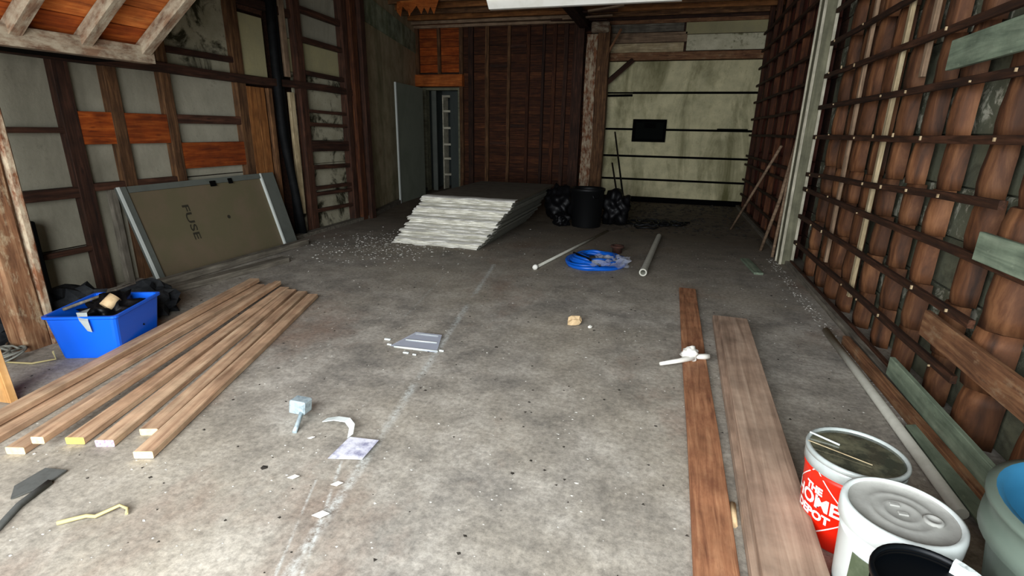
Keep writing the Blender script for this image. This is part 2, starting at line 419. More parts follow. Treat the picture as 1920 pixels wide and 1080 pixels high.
vboard('plank', -4.97, 5.46, .0, 1.95, .15, .03, 'tan_orange', wl)
vboard('plank', -4.975, 5.62, .0, 1.95, .14, .03, 'tan_orange', wl)
vboard('plank', -4.96, 5.76, .0, 1.95, .07, .05, 'brown_wood', wl)
vboard('plank', -4.96, 6.17, .3, 1.93, .10, .04, 'pale_wood', wl)
vboard('plank', -4.96, 6.14, 2.12, 3.2, .09, .04, 'stick_wood', wl)
vboard('stud', -4.98, 6.41, 0, 4, .14, .1, 'dark_wood', wl, warp=0.01, seg=5)
vboard('stud', -4.96, 7.45, 0, 4, .12, .12, 'dark_wood', wl, warp=0.01, seg=5)
vboard('stud', -4.93, 7.62, 0, 4, .14, .16, 'red_wood', wl, warp=0.01, seg=5)
vboard('stud', -4.9, 7.8, 0, 4, .12, .2, 'dark_wood', wl, warp=0.01, seg=5)
hboard('rail', LX + .01, 2.2, 7.55, 2.03, .09, .08, 'dark_wood', wl, warp=0.02, seg=8)
for y0, y1, z, h, m in [(3.41, 3.70, 1.45, .28, 'orange_wood'), (3.82, 4.26, 1.45, .28, 'orange_wood'), (4.38, 5.24, 1.175, .27, 'orange_wood'), (4.38, 5.24, 1.55, .09, 'dark_wood'),
        (4.38, 5.25, 2.22, .06, 'dark_wood'), (3.3, 4.3, .935, .07, 'dark_wood'), (2.35, 3.28, 1.43, .045, 'dark_wood'), (2.35, 3.28, .905, .09, 'dark_wood'), (2.35, 3.28, .4, .045, 'dark_wood'), (5.37, 6.3, 2.9, .1, 'dark_wood')]:
    hboard('rail', LX - .035, y0, y1, z, h, .06, m, wl)
for z, h in [(2.63, .07), (2.21, .06), (1.71, .04), (1.53, .05), (1.23, .15), (.93, .06), (.63, .05), (.54, .05), (.3, .05), (3.0, .08)]:
    hboard('rung', LX - .01, 6.47, 7.42, z, h, .06, 'dark_wood', wl, dz=-0.02)
bm = bmesh.new(); box(bm, -5.1, -4.9, 2.36, 2.86, 0, 0.72, .01); obj('void_shade_block', bm, 'black', wl)  # solid black block, its colour stands for the shade inside an opening
bm = bmesh.new(); tube(bm, [(-4.94, 5.93, 4), (-4.93, 5.9, 2.2), (-4.93, 5.9, 1.4), (-4.9, 6.0, .5), (-4.88, 6.04, 0)], .055, 10)
obj('drain_pipe', bm, 'black_pipe', wl)
bm = bmesh.new(); tube(bm, [(-4.96, 6.04, 4), (-4.96, 6.02, 2.2), (-4.96, 6.02, 0)], .03, 8)
obj('drain_pipe', bm, 'black_pipe', wl)

# rear section of the left wall, peeling mouldy plaster
def slab(bm, a, b_, z0, z1, t):
    a, b_ = Vector((*a, 0)), Vector((*b_, 0)); d = (b_ - a).normalized(); nrm = Vector((-d.y, d.x, 0)) * t
    vs = [bm.verts.new(p + Vector((0, 0, z))) for z in (z0, z1) for p in (a, b_, b_ + nrm, a + nrm)]
    for f in ((0, 1, 2, 3), (4, 5, 6, 7), (0, 1, 5, 4), (1, 2, 6, 5), (2, 3, 7, 6), (3, 0, 4, 7)): bm.faces.new([vs[i] for i in f])
bm = bmesh.new(); slab(bm, (-5.0, 7.85), (-6.05, 12.1), 0, 4.02, 0.2)
wlr = struct('wall_left_rear', bm, 'mould_plaster')
bm = bmesh.new(); slab(bm, (-4.985, 7.9), (-6.02, 12.08), 3.2, 3.62, 0.02); obj('plaster_band', bm, 'green_plaster', wlr)
bm = bmesh.new(); slab(bm, (-4.8, 5.4), (-4.86, 7.8), 0, .05, 0.1); slab(bm, (-4.86, 7.8), (-5.8, 12.0), 0, .07, 0.1)
struct('baseboard_left', bm, 'weathered')

# back wall
bm = bmesh.new()
box(bm, -7.0, -5.87, 12.1, 12.3, 0, 4.02); box(bm, -4.9, -1.45, 12.1, 12.3, 0, 4.02); box(bm, -5.87, -4.9, 12.1, 12.3, 2.44, 4.02)
box(bm, -1.45, 1.75, 12.14, 12.3, 0, 4.02)
wb = struct('wall_back', bm, 'dark_wood')
z = 0.0; k = 0
while z < 3.9:
    h = 0.185
    board('sheathing_board', (-4.88, 12.085, z + h / 2), (-1.5, 12.085, z + h / 2), h - .008, .03, 'red_wood', wb, up=(0, 1, 0))
    if z > 2.7: board('sheathing_board', (-6.0, 12.085, z + h / 2), (-4.9, 12.085, z + h / 2), h - .008, .03, 'orange_wood', wb, up=(0, 1, 0))
    z += h
for x, wx, z0, m in [(-5.98, .1, 2.7, 'brown_wood'), (-5.42, .07, 2.74, 'brown_wood'), (-4.86, .09, 0, 'brown_wood'), (-4.62, .12, 0, 'dark_wood'), (-4.22, .09, 0, 'brown_wood'), (-3.7, .07, 0, 'brown_wood'), (-3.25, .07, 0, 'red_wood'), (-2.9, .06, 0, 'dark_wood'), (-2.65, .08, 0, 'red_wood'), (-2.4, .09, 0, 'dark_wood'), (-2.2, .08, 0, 'dark_wood')]:
    board('stud', (x, 12.03, z0), (x, 12.03, 3.75), wx, .08, m, wb, up=(0, 1, 0), warp=0.01, seg=4)
for x, z in ((-3.95, 2.9), (-3.5, 3.3), (-3.45, 1.6), (-3.95, 1.2)):
    board('blocking', (x - .2, 12.05, z), (x + .2, 12.05, z), .07, .05, 'dark_wood', wb, up=(0, 1, 0))
board('header', (-6.02, 11.98, 2.59), (-4.8, 11.98, 2.59), .26, .14, 'bright_orange', wb, up=(0, 1, 0))
# boards over the rear overhead door
for i, (x0, x1, z0, z1, m) in enumerate([(-1.5, .05, 3.12, 3.3, 'pale_wood'), (-1.5, .1, 3.31, 3.5, 'stick_wood'), (-1.5, .02, 3.51, 3.68, 'weathered'), (.1, 1.66, 3.14, 3.44, 'white_peel'), (.06, 1.66, 3.45, 3.68, 'yellow_panel')]):
    b = bmesh.new(); box(b, x0, x1, 12.08, 12.13, z0, z1, .006); obj('plank', b, m, wb)
board('lintel', (-1.62, 12.02, 3.03), (1.72, 12.02, 3.03), .15, .14, 'rust_plank', wb, up=(0, 1, 0))
board('rail', (-1.5, 12.06, 3.7), (1.7, 12.06, 3.7), .07, .06, 'rust_plank', wb, up=(0, 1, 0))
# closet behind the doorway
bm = bmesh.new()
box(bm, -6.1, -5.95, 12.3, 13.35, 0, 2.6); box(bm, -4.85, -4.7, 12.3, 13.35, 0, 2.6); box(bm, -6.1, -4.7, 13.35, 13.4, 0, 2.6); box(bm, -6.1, -4.7, 12.3, 13.4, 2.6, 2.65)
struct('wall_closet', bm, 'door_grey')
t = tag(empty('door_1', (-5.4, 12.15, 0)), kind='structure')
for x0, x1, z0, z1 in ((-5.87, -5.78, 0, 2.44), (-4.95, -4.86, 0, 2.44), (-5.78, -4.95, 2.38, 2.44)):
    b = bmesh.new(); box(b, x0, x1, 12.0, 12.2, z0, z1, .005); obj('door_frame', b, 'pilaster', t)
b = bmesh.new(); slab(b, (-5.34, 12.45), (-4.95, 12.12), 0, 2.37, .045); obj('door_leaf', b, 'door_grey', t)
b = bmesh.new(); box(b, -5.70, -5.58, 12.14, 12.18, 0, 2.38, .004); obj('side_trim', b, 'silver_edge', t)
t = tag(empty('shelf_unit', (-5.45, 12.6, 0)), 'narrow pale shelf unit seen inside the rear doorway', 'shelf')
for x in (-5.58, -5.33):
    b = bmesh.new(); box(b, x, x + .03, 12.5, 12.8, 0, 2.3, .003); obj('upright', b, 'pilaster_edge', t)
for z in (.35, .75, 1.1, 1.5, 1.9, 2.25):
    b = bmesh.new(); box(b, -5.55, -5.33, 12.5, 12.8, z, z + .05, .003); obj('shelf', b, 'pilaster_edge', t)

# rear overhead door
t = tag(empty('door_2', (0.1, 12.1, 0)), kind='structure')
zs = [.10, .50, 1.0, 1.57, 2.32, 2.96]
for i, (a, b_) in enumerate(zip(zs, zs[1:])):
    b = bmesh.new(); box(b, -1.5, 1.62, 12.06, 12.11, a + .016, b_ - .016, .006)
    obj('door_panel', b, 'rear_door_panel', t)
b = bmesh.new(); box(b, -1.5, 1.62, 12.09, 12.13, .0, 2.96); obj('backing', b, 'black', t)
b = bmesh.new(); box(b, -1.5, 1.62, 12.04, 12.12, .0, .11, .004); obj('bottom_seal', b, 'black', t)
board('joint_strip', (-1.5, 12.055, 2.26), (-.9, 12.055, 2.27), .05, .02, 'black', t, up=(0, 1, 0))
for x0, x1, z in ((-1.5, 1.6, 1.57), (-1.5, 1.6, 1.0), (-1.5, 1.6, .5), (-.9, 1.6, 2.32), (.9, 1.5, 1.59)):
    board('joint_strip', (x0, 12.058, z), (x1, 12.058, z), .045, .015, 'black', t, up=(0, 1, 0))
b = bmesh.new()
for x0, x1, z0, z1 in ((-.84, -.78, 1.31, 1.78), (-.19, -.13, 1.31, 1.78), (-.78, -.19, 1.31, 1.37), (-.78, -.19, 1.72, 1.78)): box(b, x0, x1, 11.98, 12.07, z0, z1)
obj('hatch_frame', b, 'black', t)
b = bmesh.new(); box(b, -.78, -.19, 12.045, 12.06, 1.37, 1.72); obj('hatch_glass', b, 'dark_glass', t)
b = bmesh.new(); box(b, -.6, -.35, 12.02, 12.05, 1.6, 1.7); obj('hatch_latch', b, 'black', t)

# right wall
bm = bmesh.new(); box(bm, 1.76, 1.95, -1.4, 12.3, 0, 4.02)
wr = struct('wall_right', bm, 'sheathing')
for i in range(13):
    z = .0 + i * .305
    b = bmesh.new(); box(b, 1.72 + (i % 3) * .006, 1.757, -1.3, 7.0, z + .004, z + .3, .004); obj('sheathing_board', b, 'sheath_flecked' if i % 2 else 'sheathing', wr)
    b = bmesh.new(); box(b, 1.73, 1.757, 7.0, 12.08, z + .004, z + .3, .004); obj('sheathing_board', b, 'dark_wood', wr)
# quilted insulation batts bulging between the battens
def batt_mesh(wd, ht, dep, seed):
    bm = bmesh.new(); nu, nv = 6, 5; g = []
    for j in range(nv):
        v = j / (nv - 1); row = []
        pil = (.90, 1.0, .99, .96, .88)[j] * (1 + .08 * noise.noise((seed, j * 1.3, 2)))
        for i in range(nu):
            a = PI * (i / (nu - 1)) ** 1.0
            k = 1 + .10 * noise.noise((i * .9 + seed, j * .4, seed))
            row.append(bm.verts.new((-math.sin(a) * dep * pil * k, -math.cos(a) * wd / 2 * (.92 + .08 * pil) + .01 * noise.noise((j * .5 + seed, 3, 1)), (v - .5) * ht)))
        g.append(row)
    for j in range(nv - 1):
        for i in range(nu - 1):
            bm.faces.new((g[j][i], g[j][i + 1], g[j + 1][i + 1], g[j + 1][i])).smooth = True
    bm.faces.new([v for v in g[0]]); bm.faces.new([v for v in g[-1]][::-1])
    bmesh.ops.recalc_face_normals(bm, faces=bm.faces[:])
    me = bpy.data.meshes.new('batt'); bm.to_mesh(me); bm.free(); return me
BA = [batt_mesh(.19, .30, .095, s * 3.7) for s in range(5)]
BD = [batt_mesh(.25, .30, .09, s * 5.1) for s in range(4)]
for m in BA: m.materials.append(MAT['batt'])
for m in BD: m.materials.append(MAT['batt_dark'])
ZS = [.0, .3, .61, .92, 1.20, 1.50, 1.81, 2.13, 2.45, 2.77, 3.08, 3.4]
rk = random.Random(4)
BW = [rk.uniform(.82, 1.1) for _ in range(12)]
BY = [rk.uniform(-.03, .03) for _ in range(12)]
for k in range(11):
    y = 2.53 + .42 * k
    for a, b_ in zip(ZS, ZS[1:]):
        if a > 3.0 or (y > 6.7): continue
        if k == 0 and a > 1.4: pass
        o = link_mesh('insulation_batt', rk.choice(BA), wr)
        o.location = (1.695 - rk.random() * .03, y + BY[k] + rk.uniform(-.008, .008), (a + b_) / 2); o.scale = (1, BW[k] * rk.uniform(.95, 1.05), (b_ - a) / .302)
        if k == 1: o.scale.x = 1.5; o.scale.y = 1.2
for k in range(12):
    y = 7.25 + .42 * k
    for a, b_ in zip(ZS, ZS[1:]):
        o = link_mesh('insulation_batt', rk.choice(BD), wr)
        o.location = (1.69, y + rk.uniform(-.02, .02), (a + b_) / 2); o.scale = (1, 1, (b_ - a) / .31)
# pale laths standing between the batts
for y, z0, z1, m in ((4.84, .19, 3.3, 'pale_wood'), (5.66, .3, 3.3, 'stick_wood'), (4.42, 1.9, 3.2, 'stick_wood')):
    vboard('lath', 1.60, y, z0, z1, .05, .03, m, wr, dy=0.03)
for y in (7.5, 8.35, 9.2, 10.1, 11.0, 11.8):
    vboard('stud', 1.60, y, 0, 3.9, .05, .09, 'red_wood', wr)
# horizontal battens
for i, z in enumerate([.045, .30, .61, .92, 1.20, 1.50, 1.81, 2.13, 2.45, 2.77, 3.08, 3.4]):
    y0 = {0: 2.2, 1: 2.97, 2: 2.96, 3: 2.66, 4: 3.0, 5: 1.2}.get(i, 1.5)
    z1 = z - .12 if i == 4 else z - .01
    y1 = 6.72
    hboard('batten', 1.535, y0, y1, z, .045, .03, 'batten', wr, dz=z1 - z, warp=0.012, seg=6)
    hboard('batten', 1.545, 7.0, 12.0, z1, .04, .03, 'batten', wr, warp=0.012, seg=6)
# small torn paper tabs and nail heads on the battens
bm = bmesh.new()
for i, z in enumerate([.30, .61, .92, 1.20, 1.50, 1.81, 2.13, 2.45]):
    for k in range(11):
        y = 2.74 + .42 * k + rk.uniform(-.03, .03)
        if rk.random() < .45 or (i < 3 and y < 3): continue
        zz = z + rk.uniform(-.02, .02) - (.12 * (y - 3) / 3.7 if i == 3 else 0); s = rk.uniform(.006, .012)
        if i == 3: zz = z - .12 * (y - 3) / 3.7
        box(bm, 1.508, 1.518, y - s * .5, y + s * .5, zz - s * rk.uniform(.5, 1.6), zz + s)
o = obj('paper_tabs', bm, 'tab', wr); tag(o, kind='stuff')
# planks nailed over the near end of the wall
board('plank', (1.50, 3.32, .49), (1.50, 1.6, .46), .03, .15, 'rust_plank', wr, warp=.01, seg=4)
board('plank', (1.50, 3.02, 1.0), (1.50, 1.7, 1.0), .025, .14, 'green_plank', wr)
board('plank', (1.49, 3.78, 1.955), (1.49, 2.0, 1.99), .03, .16, 'green_plank', wr)
# pale pilaster post
t = tag(empty('trim_1', (1.47, 6.85, 0)), kind='structure')
vboard('post', 1.48, 6.84, 0, 4.0, .18, .13, 'pilaster', t)
vboard('edge_strip', 1.42, 6.74, 0, 4.0, .02, .03, 'pilaster_edge', t)
vboard('edge_strip', 1.405, 6.92, 0, 4.0, .025, .02, 'pilaster_edge', t)
vboard('edge_strip', 1.545, 6.735, 0, 4.0, .02, .03, 'pilaster_edge', t)
hboard('baseboard_right', 1.50, 2.9, 12.0, .02, .05, .05, 'weathered', None)
tag(bpy.data.objects['baseboard_right'], kind='structure')
# front wall with the open doorway behind the camera
bm = bmesh.new(); box(bm, -6.6, -3.3, -1.6, -1.4, 0, 4.02); box(bm, 1.3, 2.2, -1.6, -1.4, 0, 4.02); box(bm, -3.3, 1.3, -1.6, -1.4, 2.9, 4.02)
struct('wall_front', bm, 'dark_wood')

# ------------------------------------------------------------------ timber inside
t = tag(empty('timber_post', (-1.66, 11.6, 0)), 'old timber post with peeling white strip behind the black trash can', 'post')
board('post', (-1.52, 11.6, 0), (-1.52, 11.6, 3.55), .24, .24, 'brown_wood', t, up=(0, 1, 0), warp=.02, seg=8)
board('painted_strip', (-1.75, 11.55, 0), (-1.75, 11.55, 3.4), .22, .2, 'painted_post', t, up=(0, 1, 0), warp=.03, seg=10)
board('side_board', (-2.05, 11.7, 0), (-2.05, 11.7, 3.6), .2, .12, 'dark_wood', t, up=(0, 1, 0))
board('brace', (-1.5, 11.6, 2.42), (-.95, 11.9, 2.95), .09, .09, 'dark_wood', t)
board('brace', (-1.6, 11.5, 2.72), (-1.2, 11.6, 3.5), .07, .05, 'rust_plank', t)
b = bmesh.new(); box(b, -1.78, -1.42, 11.4, 11.75, 3.42, 3.62, .02); obj('cap_block', b, 'flaky_frame', t)
t = tag(empty('girder', (-1.75, 9, 3.6)), 'dark timber girder running under the joists to the post', 'beam')
board('beam', (-1.95, 5.5, 3.63), (-1.95, 11.9, 3.63), .2, .17, 'dark_wood', t)
for i in range(4): board('scrap_board', (-2.6 + i * .3, 11.3 - i * .3, 3.66 - .05 * (i % 2)), (-1.5 + i * .15, 11.6 - i * .4, 3.68), .09, .03, ('dark_wood', 'stick_wood')[i % 2], t)

# stair soffit / sloped loft framing, upper left
t = tag(empty('loft_frame', (-4.0, 2.5, 2.0)), 'sloped loft framing of flaky pale rafters with orange boards, upper left', 'framing')
board('wall_plate', (-3.98, .6, 2.0), (-3.98, 3.36, 2.0), .1, .12, 'flaky_frame', t, warp=.015, seg=5)
for y in (1.6, 2.02, 2.44, 2.86, 3.3):
    board('rafter', (-4.0, y, 2.01), (-2.5, y, 3.06), .075, .09, 'flaky_frame', t, warp=.01, seg=5)
sl = Vector((1.5, 0, 1.05)).normalized()
for i in range(10):
    p = Vector((-4.0, 0, 2.09)) + sl * (.06 + i * .19)
    board('roof_board', (p.x, .8, p.z), (p.x, 3.4, p.z), .18, .022, 'bright_orange' if i % 3 else 'orange_wood', t, up=(-sl.z, 0, sl.x))
board('edge_board', (-4.0, 3.36, 2.13), (-2.5, 3.36, 3.18), .03, .12, 'dark_wood', t)
board('gap_shade_board', (-4.35, 1.2, 2.0), (-4.35, 3.3, 2.0), .3, .08, 'black', t)  # black board painting in the shadow of the gap between plate and wall

# white clapboard panel under the joists
t = tag(empty('clapboard_panel', (-1.1, 6.0, 2.8)), 'white grooved clapboard panel hanging at the top of the view', 'panel')
for i in range(5):
    z = 2.775 + i * .1; b = bmesh.new(); vs = [b.verts.new(p) for p in ((-2.12 - .03 * i * 1.5, 6.0, z + .1), (-.04, 6.0, z + .1), (-.04, 5.97, z), (-2.08 - .03 * i * 1.5, 5.97, z), (-2.12 - .03 * i * 1.5, 6.03, z + .1), (-.04, 6.03, z + .1), (-.04, 6.03, z), (-2.08 - .03 * i * 1.5, 6.03, z))]
    for f in ((0, 1, 2, 3), (4, 5, 6, 7), (0, 1, 5, 4), (3, 2, 6, 7), (0, 3, 7, 4), (1, 2, 6, 5)): b.faces.new([vs[q] for q in f])
    obj('clapboard', b, 'white_paint', t)
for x in (-1.8, -.35): board('hanger', (x, 6.045, 2.8), (x, 6.045, 3.8), .05, .025, 'brown_wood', t, up=(0, 1, 0))
# torn scraps hanging from the ceiling
b = bmesh.new()
for i in range(7):
    cx, cz = -5.25 + i * .12, 3.50 + rk.uniform(-.03, .08)
    vs = [b.verts.new((cx + rk.uniform(-.1, .1), 9.66 + rk.uniform(-.1, .1), 3.775)), b.verts.new((cx + .2, 9.66, 3.775)), b.verts.new((cx + .1 + rk.uniform(-.1, .1), 9.56, cz)), b.verts.new((cx + .08, 9.6, cz + .1))]
    b.faces.new((vs[0], vs[1], vs[2])); b.faces.new((vs[0], vs[3], vs[2]))
tag(obj('torn_paper', b, 'bright_orange'), 'torn orange-brown paper hanging from the rear ceiling joists', 'scrap')

# left near post
t = tag(empty('leaning_post', (-4.02, 2.33, 0)), 'rough brown post with pale edge beside the blue tub', 'post')
board('post', (-4.12, 2.20, 0), (-4.12, 2.17, 2.0), .17, .17, 'rough_post', t, up=(0, 1, 0), bev=.02, warp=.03, seg=8)
board('pale_edge', (-4.11, 2.31, 0), (-4.11, 2.28, 2.0), .18, .055, 'painted_post', t, up=(0, 1, 0), bev=.015, warp=.03, seg=8)
t = tag(board('pine_board', (-3.43, 1.64, 0.0), (-3.47, 1.64, .55), .16, .038, 'pine', None, up=(0, -1, 0), end='lumber_end'), 'short orange pine board standing at the left edge behind the lumber', 'board')

# ------------------------------------------------------------------ leaning sheet
bl, br = Vector((-4.68, 3.62, 0)), Vector((-4.70, 5.66, 0)); up = Vector((-.22, -.06, .92)); ln = up.length; upn = up.normalized(); rt = (br - bl).normalized(); nr = rt.cross(upn).normalized()
if nr.x < 0: nr = -nr
t = tag(empty('framed_sheet', bl), 'olive-tan framed panel with dark lettering leaning on the left wall studs', 'panel')
def lp(name, u0, u1, v0, v1, d0, d1, mat):
    b = bmesh.new(); vs = [b.verts.new(bl + rt * u + upn * v + nr * d) for d in (d0, d1) for u, v in ((u0, v0), (u1, v0), (u1, v1), (u0, v1))]
    for f in ((0, 1, 2, 3), (4, 5, 6, 7), (0, 1, 5, 4), (1, 2, 6, 5), (2, 3, 7, 6), (3, 0, 4, 7)): b.faces.new([vs[q] for q in f])
    return obj(name, b, mat, t)
WW = 2.04; HH = ln
lp('sheet', .02, WW - .02, .0, HH, -.02, 0, 'olive_sheet')
lp('frame_strip', 0, .075, .0, HH, -.025, .025, 'silver_edge'); lp('frame_strip', WW - .22, WW, .0, HH, -.025, .02, 'silver_edge')
lp('frame_strip', .10, WW - .22, HH - .06, HH, -.025, .02, 'silver_edge')
lp('edge_trim', -.012, 0.012, .0, HH, .015, .032, 'bright_edge'); lp('edge_trim', WW - .24, WW - .22, 0, HH, .0, .03, 'bright_edge')
lp('clip', 1.02, 1.09, HH - .09, HH - .03, .018, .035, 'black'); lp('clip', 1.28, 1.33, HH - .08, HH - .02, .018, .035, 'black')
b = bmesh.new(); bmesh.ops.create_circle(b, cap_ends=True, segments=12, radius=.022)
mm = Matrix.Identity(4)
for i in range(3): mm[i][0] = rt[i]; mm[i][1] = upn[i]; mm[i][2] = nr[i]
mm.translation = bl + rt * 1.12 + upn * .5 + nr * .003
for v in b.verts: v.co = mm @ v.co
obj('hole', b, 'ink', t)
def text_bm(s, size, bold=0.0, sub=0):
    cu = bpy.data.curves.new('t', 'FONT'); cu.body = s; cu.size = size; cu.align_x = 'CENTER'; cu.align_y = 'CENTER'; cu.offset = bold; cu.resolution_u = 3
    o = bpy.data.objects.new('t', cu); C.objects.link(o)
    dg = bpy.context.evaluated_depsgraph_get(); me = bpy.data.meshes.new_from_object(o.evaluated_get(dg))
    b = bmesh.new(); b.from_mesh(me); bpy.data.objects.remove(o); bpy.data.curves.remove(cu); bpy.data.meshes.remove(me)
    return b
b = text_bm('FUSE', .14, .002)
m2 = Matrix.Identity(4)
for i in range(3): m2[i][0] = -upn[i]; m2[i][1] = rt[i]; m2[i][2] = nr[i]
m2.translation = bl + rt * .62 + upn * .52 + nr * .003
for v in b.verts: v.co = m2 @ Vector((v.co.x * 1.3, v.co.y * .8, 0))
obj('lettering', b, 'ink', t)
# thin second sheet behind
board('floor_board', (-4.35, 3.1, .03), (-4.12, 4.75, .03), .12, .06, 'weathered')
tag(bpy.data.objects['floor_board'], 'grey weathered board on the floor below the leaning panel', 'board')
board('floor_board', (-4.56, 3.0, .04), (-4.5, 5.6, .04), .09, .07, 'weathered')
tag(bpy.data.objects['floor_board.001'], 'dark weathered strip on the floor tight against the leaning panel', 'board')
# standing grey sheet near rear doorway
t = bmesh.new(); slab(t, (-5.28, 9.62), (-5.42, 11.1), 0.0, 2.36, .03)
st = obj('standing_sheet', t, 'grey_sheet'); tag(st, 'tall grey-green sheet standing left of the rear doorway', 'sheet')
b = bmesh.new(); slab(b, (-5.262, 9.6), (-5.265, 9.64), 0, 2.36, .03); o = obj('edge_tape', b, 'bright_edge', st)

# ------------------------------------------------------------------ lumber pile
LUM = [  # near end x,y  far end x,y  z  size  end material  label
    ((-3.10, 1.38), (-3.74, 3.86), .062, 'lumber_end', 'leftmost pine stud, lying on its neighbour, next to the blue tub'),
    ((-2.98, 1.20), (-3.66, 3.84), .019, 'lumber_end', 'second pine stud from the blue tub, tucked under the leftmost one'),
    ((-2.80, 1.32), (-3.56, 3.90), .019, 'lumber_end', 'third pine stud from the blue tub, with a pale sawn near end'),
    ((-2.715, 1.37), (-3.465, 3.86), .062, 'lumber_end', 'narrow pine stud resting on top between the third and fourth floor studs'),
    ((-2.62, 1.46), (-3.38, 3.84), .019, 'lumber_end_yellow', 'pine stud with a bright yellow near end'),
    ((-2.47, 1.49), (-3.27, 3.80), .019, 'lumber_end_purple', 'pine stud with a purple-marked near end'),
    ((-2.36, 1.63), (-3.13, 3.78), .019, 'lumber_end', 'shorter pine stud second from the right of the lumber row'),
    ((-2.205, 1.475), (-2.99, 3.74), .019, 'lumber_end', 'rightmost pine stud lying alone beside the lumber row')]
for (a, b_, z, em, lab) in LUM:
    o = board('lumber_stud', (*a, z + .001), (*b_, z + .001), .089 if 'narrow' not in lab else .06, .038, 'lumber', None, bev=.004, warp=.006, seg=4, end=em)
    tag(o, lab, 'lumber', 'pine studs laid out on the floor at left')

# planks at right
o = board('floor_plank', (.31, .9, .018), (.30, 5.16, .018), .155, .03, 'plank_red', None, warp=.006, seg=8)
tag(o, 'long reddish plank lying flat on the floor left of the grey-brown beam', 'plank')
o = board('floor_beam', (.52, .9, .026), (.60, 4.35, .026), .235, .05, 'plank_grey', None, warp=.004, seg=6)
tag(o, 'lower of the two stacked wide grey-brown planks in front of the buckets', 'plank')
o = board('floor_beam', (.53, .9, .077), (.615, 4.2, .077), .215, .05, 'plank_grey', None, warp=.004, seg=6)
tag(o, 'upper of the two stacked wide grey-brown planks in front of the buckets', 'plank')

# along the right wall
def single_tube(name, pts, r, mat, label, cat, seg=8, r2=None):
    b = bmesh.new(); tube(b, pts, r, seg, r2=r2); return tag(obj(name, b, mat), label, cat)
single_tube('wall_pipe', [(1.33, 4.35, .026), (1.32, 3.4, .026), (1.30, 2.2, .026)], .026, 'pvc', 'long pale pipe lying on the floor beside the right wall', 'pipe', 10)
for x0, x1, z, h, m, lab in [(1.41, 1.45, .035, .07, 'rust_plank', 'brown board lying on edge between the pale pipe and the right wall')]:
    o = board('edge_board', (x0, 4.15, z), (x1 - .03, 2.0, z), .045, h, m, None, warp=.004, seg=5); tag(o, lab, 'board')
o = board('green_board', (1.475, 3.52, .12), (1.45, 2.25, .115), .03, .12, 'green_plank', None); tag(o, 'grey-green board lying on edge against the foot of the right wall', 'board')
o = board('green_board', (1.40, 2.9, .04), (1.38, 2.0, .04), .10, .02, 'green_plank', None, up=(-.25, 0, 1)); tag(o, 'small dull green board on the floor behind the orange bucket', 'board')
for pts, r, lab in [(((1.09, 9.07, .0), (1.5, 8.28, 1.36)), .02, 'thin pole leaning on the right wall, the one farthest from the camera'), (((1.31, 7.47, 0), (1.40, 7.27, .7), (1.45, 7.17, 1.33), (1.49, 7.1, 1.9)), .022, 'tall thin pole leaning in the corner behind the pale wall post'), (((1.40, 7.13, 0), (1.45, 7.14, 1.35)), .02, 'short upright stick just behind the pale wall post')]:
    single_tube('leaning_pole', pts, r, 'stick_wood', lab, 'pole')
o = board('wood_scrap', (1.03, 6.8, .013), (1.09, 6.1, .013), .10, .025, 'green_plank', None); tag(o, 'short greenish board scrap on the floor near the pale wall post', 'board')

# ------------------------------------------------------------------ drywall stack
NS = 19
for i in range(NS):
    f = i / (NS - 1); z = i * .0315
    ox = -2.85 + f * .25 + rk.uniform(-.03, .03); y0 = 6.10 + .13 * (i // 4) + rk.uniform(-.03, .03) + (.07 if i % 4 == 3 else 0)
    L = 2.44; wd = 1.22 + .14 * f
    t = tag(empty('drywall_sheet', (ox, y0 + L / 2, z)), None, 'drywall', 'drywall sheets in the stack')
    lab = 'grey drywall sheet with torn white end in the stack on the floor'
    if i == NS - 1: lab = 'dusty top sheet of the drywall stack'
    elif i == 0: lab = 'lowest sheet of the drywall stack, touching the floor'
    t['label'] = lab
    b = bmesh.new(); n = 14; front = []
    for k in range(n + 1):
        u = k / n; front.append((ox - wd / 2 + wd * u, y0 + .045 * noise.noise((u * 5, i * 1.7, 0)) + rk.uniform(-.012, .012)))
    th = .0285
    vb = [b.verts.new((x, y + .05, z)) for x, y in front] + [b.verts.new((ox + wd / 2, y0 + L, z)), b.verts.new((ox - wd / 2, y0 + L, z))]
    vt = [b.verts.new((v.co.x, v.co.y, z + th)) for v in vb]
    b.faces.new(vb[::-1]); b.faces.new(vt)
    for k in range(len(vb)): q = (k + 1) % len(vb); b.faces.new((vb[k], vb[q], vt[q], vt[k]))
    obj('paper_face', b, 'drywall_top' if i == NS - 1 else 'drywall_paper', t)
    b = bmesh.new(); rows = []
    for j in range(4):
        rows.append([b.verts.new((x + (.004 * (k == n) - .004 * (k == 0)), y + .05 - (.06 + rk.uniform(0, .045)) * math.sin(PI * (j + .35) / 4.0), z - .001 + (th + .004) * j / 3)) for k, (x, y) in enumerate(front)])
    back = [[b.verts.new((v.co.x, v.co.y + .14, v.co.z)) for v in r] for r in (rows[0], rows[-1])]
    for r0, r1 in zip(rows, rows[1:]):
        for k in range(n): b.faces.new((r0[k], r0[k + 1], r1[k + 1], r1[k]))
    for r0, r1 in ((rows[0], back[0]), (rows[-1], back[1])):
        for k in range(n): b.faces.new((r0[k], r0[k + 1], r1[k + 1], r1[k]))
    obj('torn_end', b, 'gypsum', t)

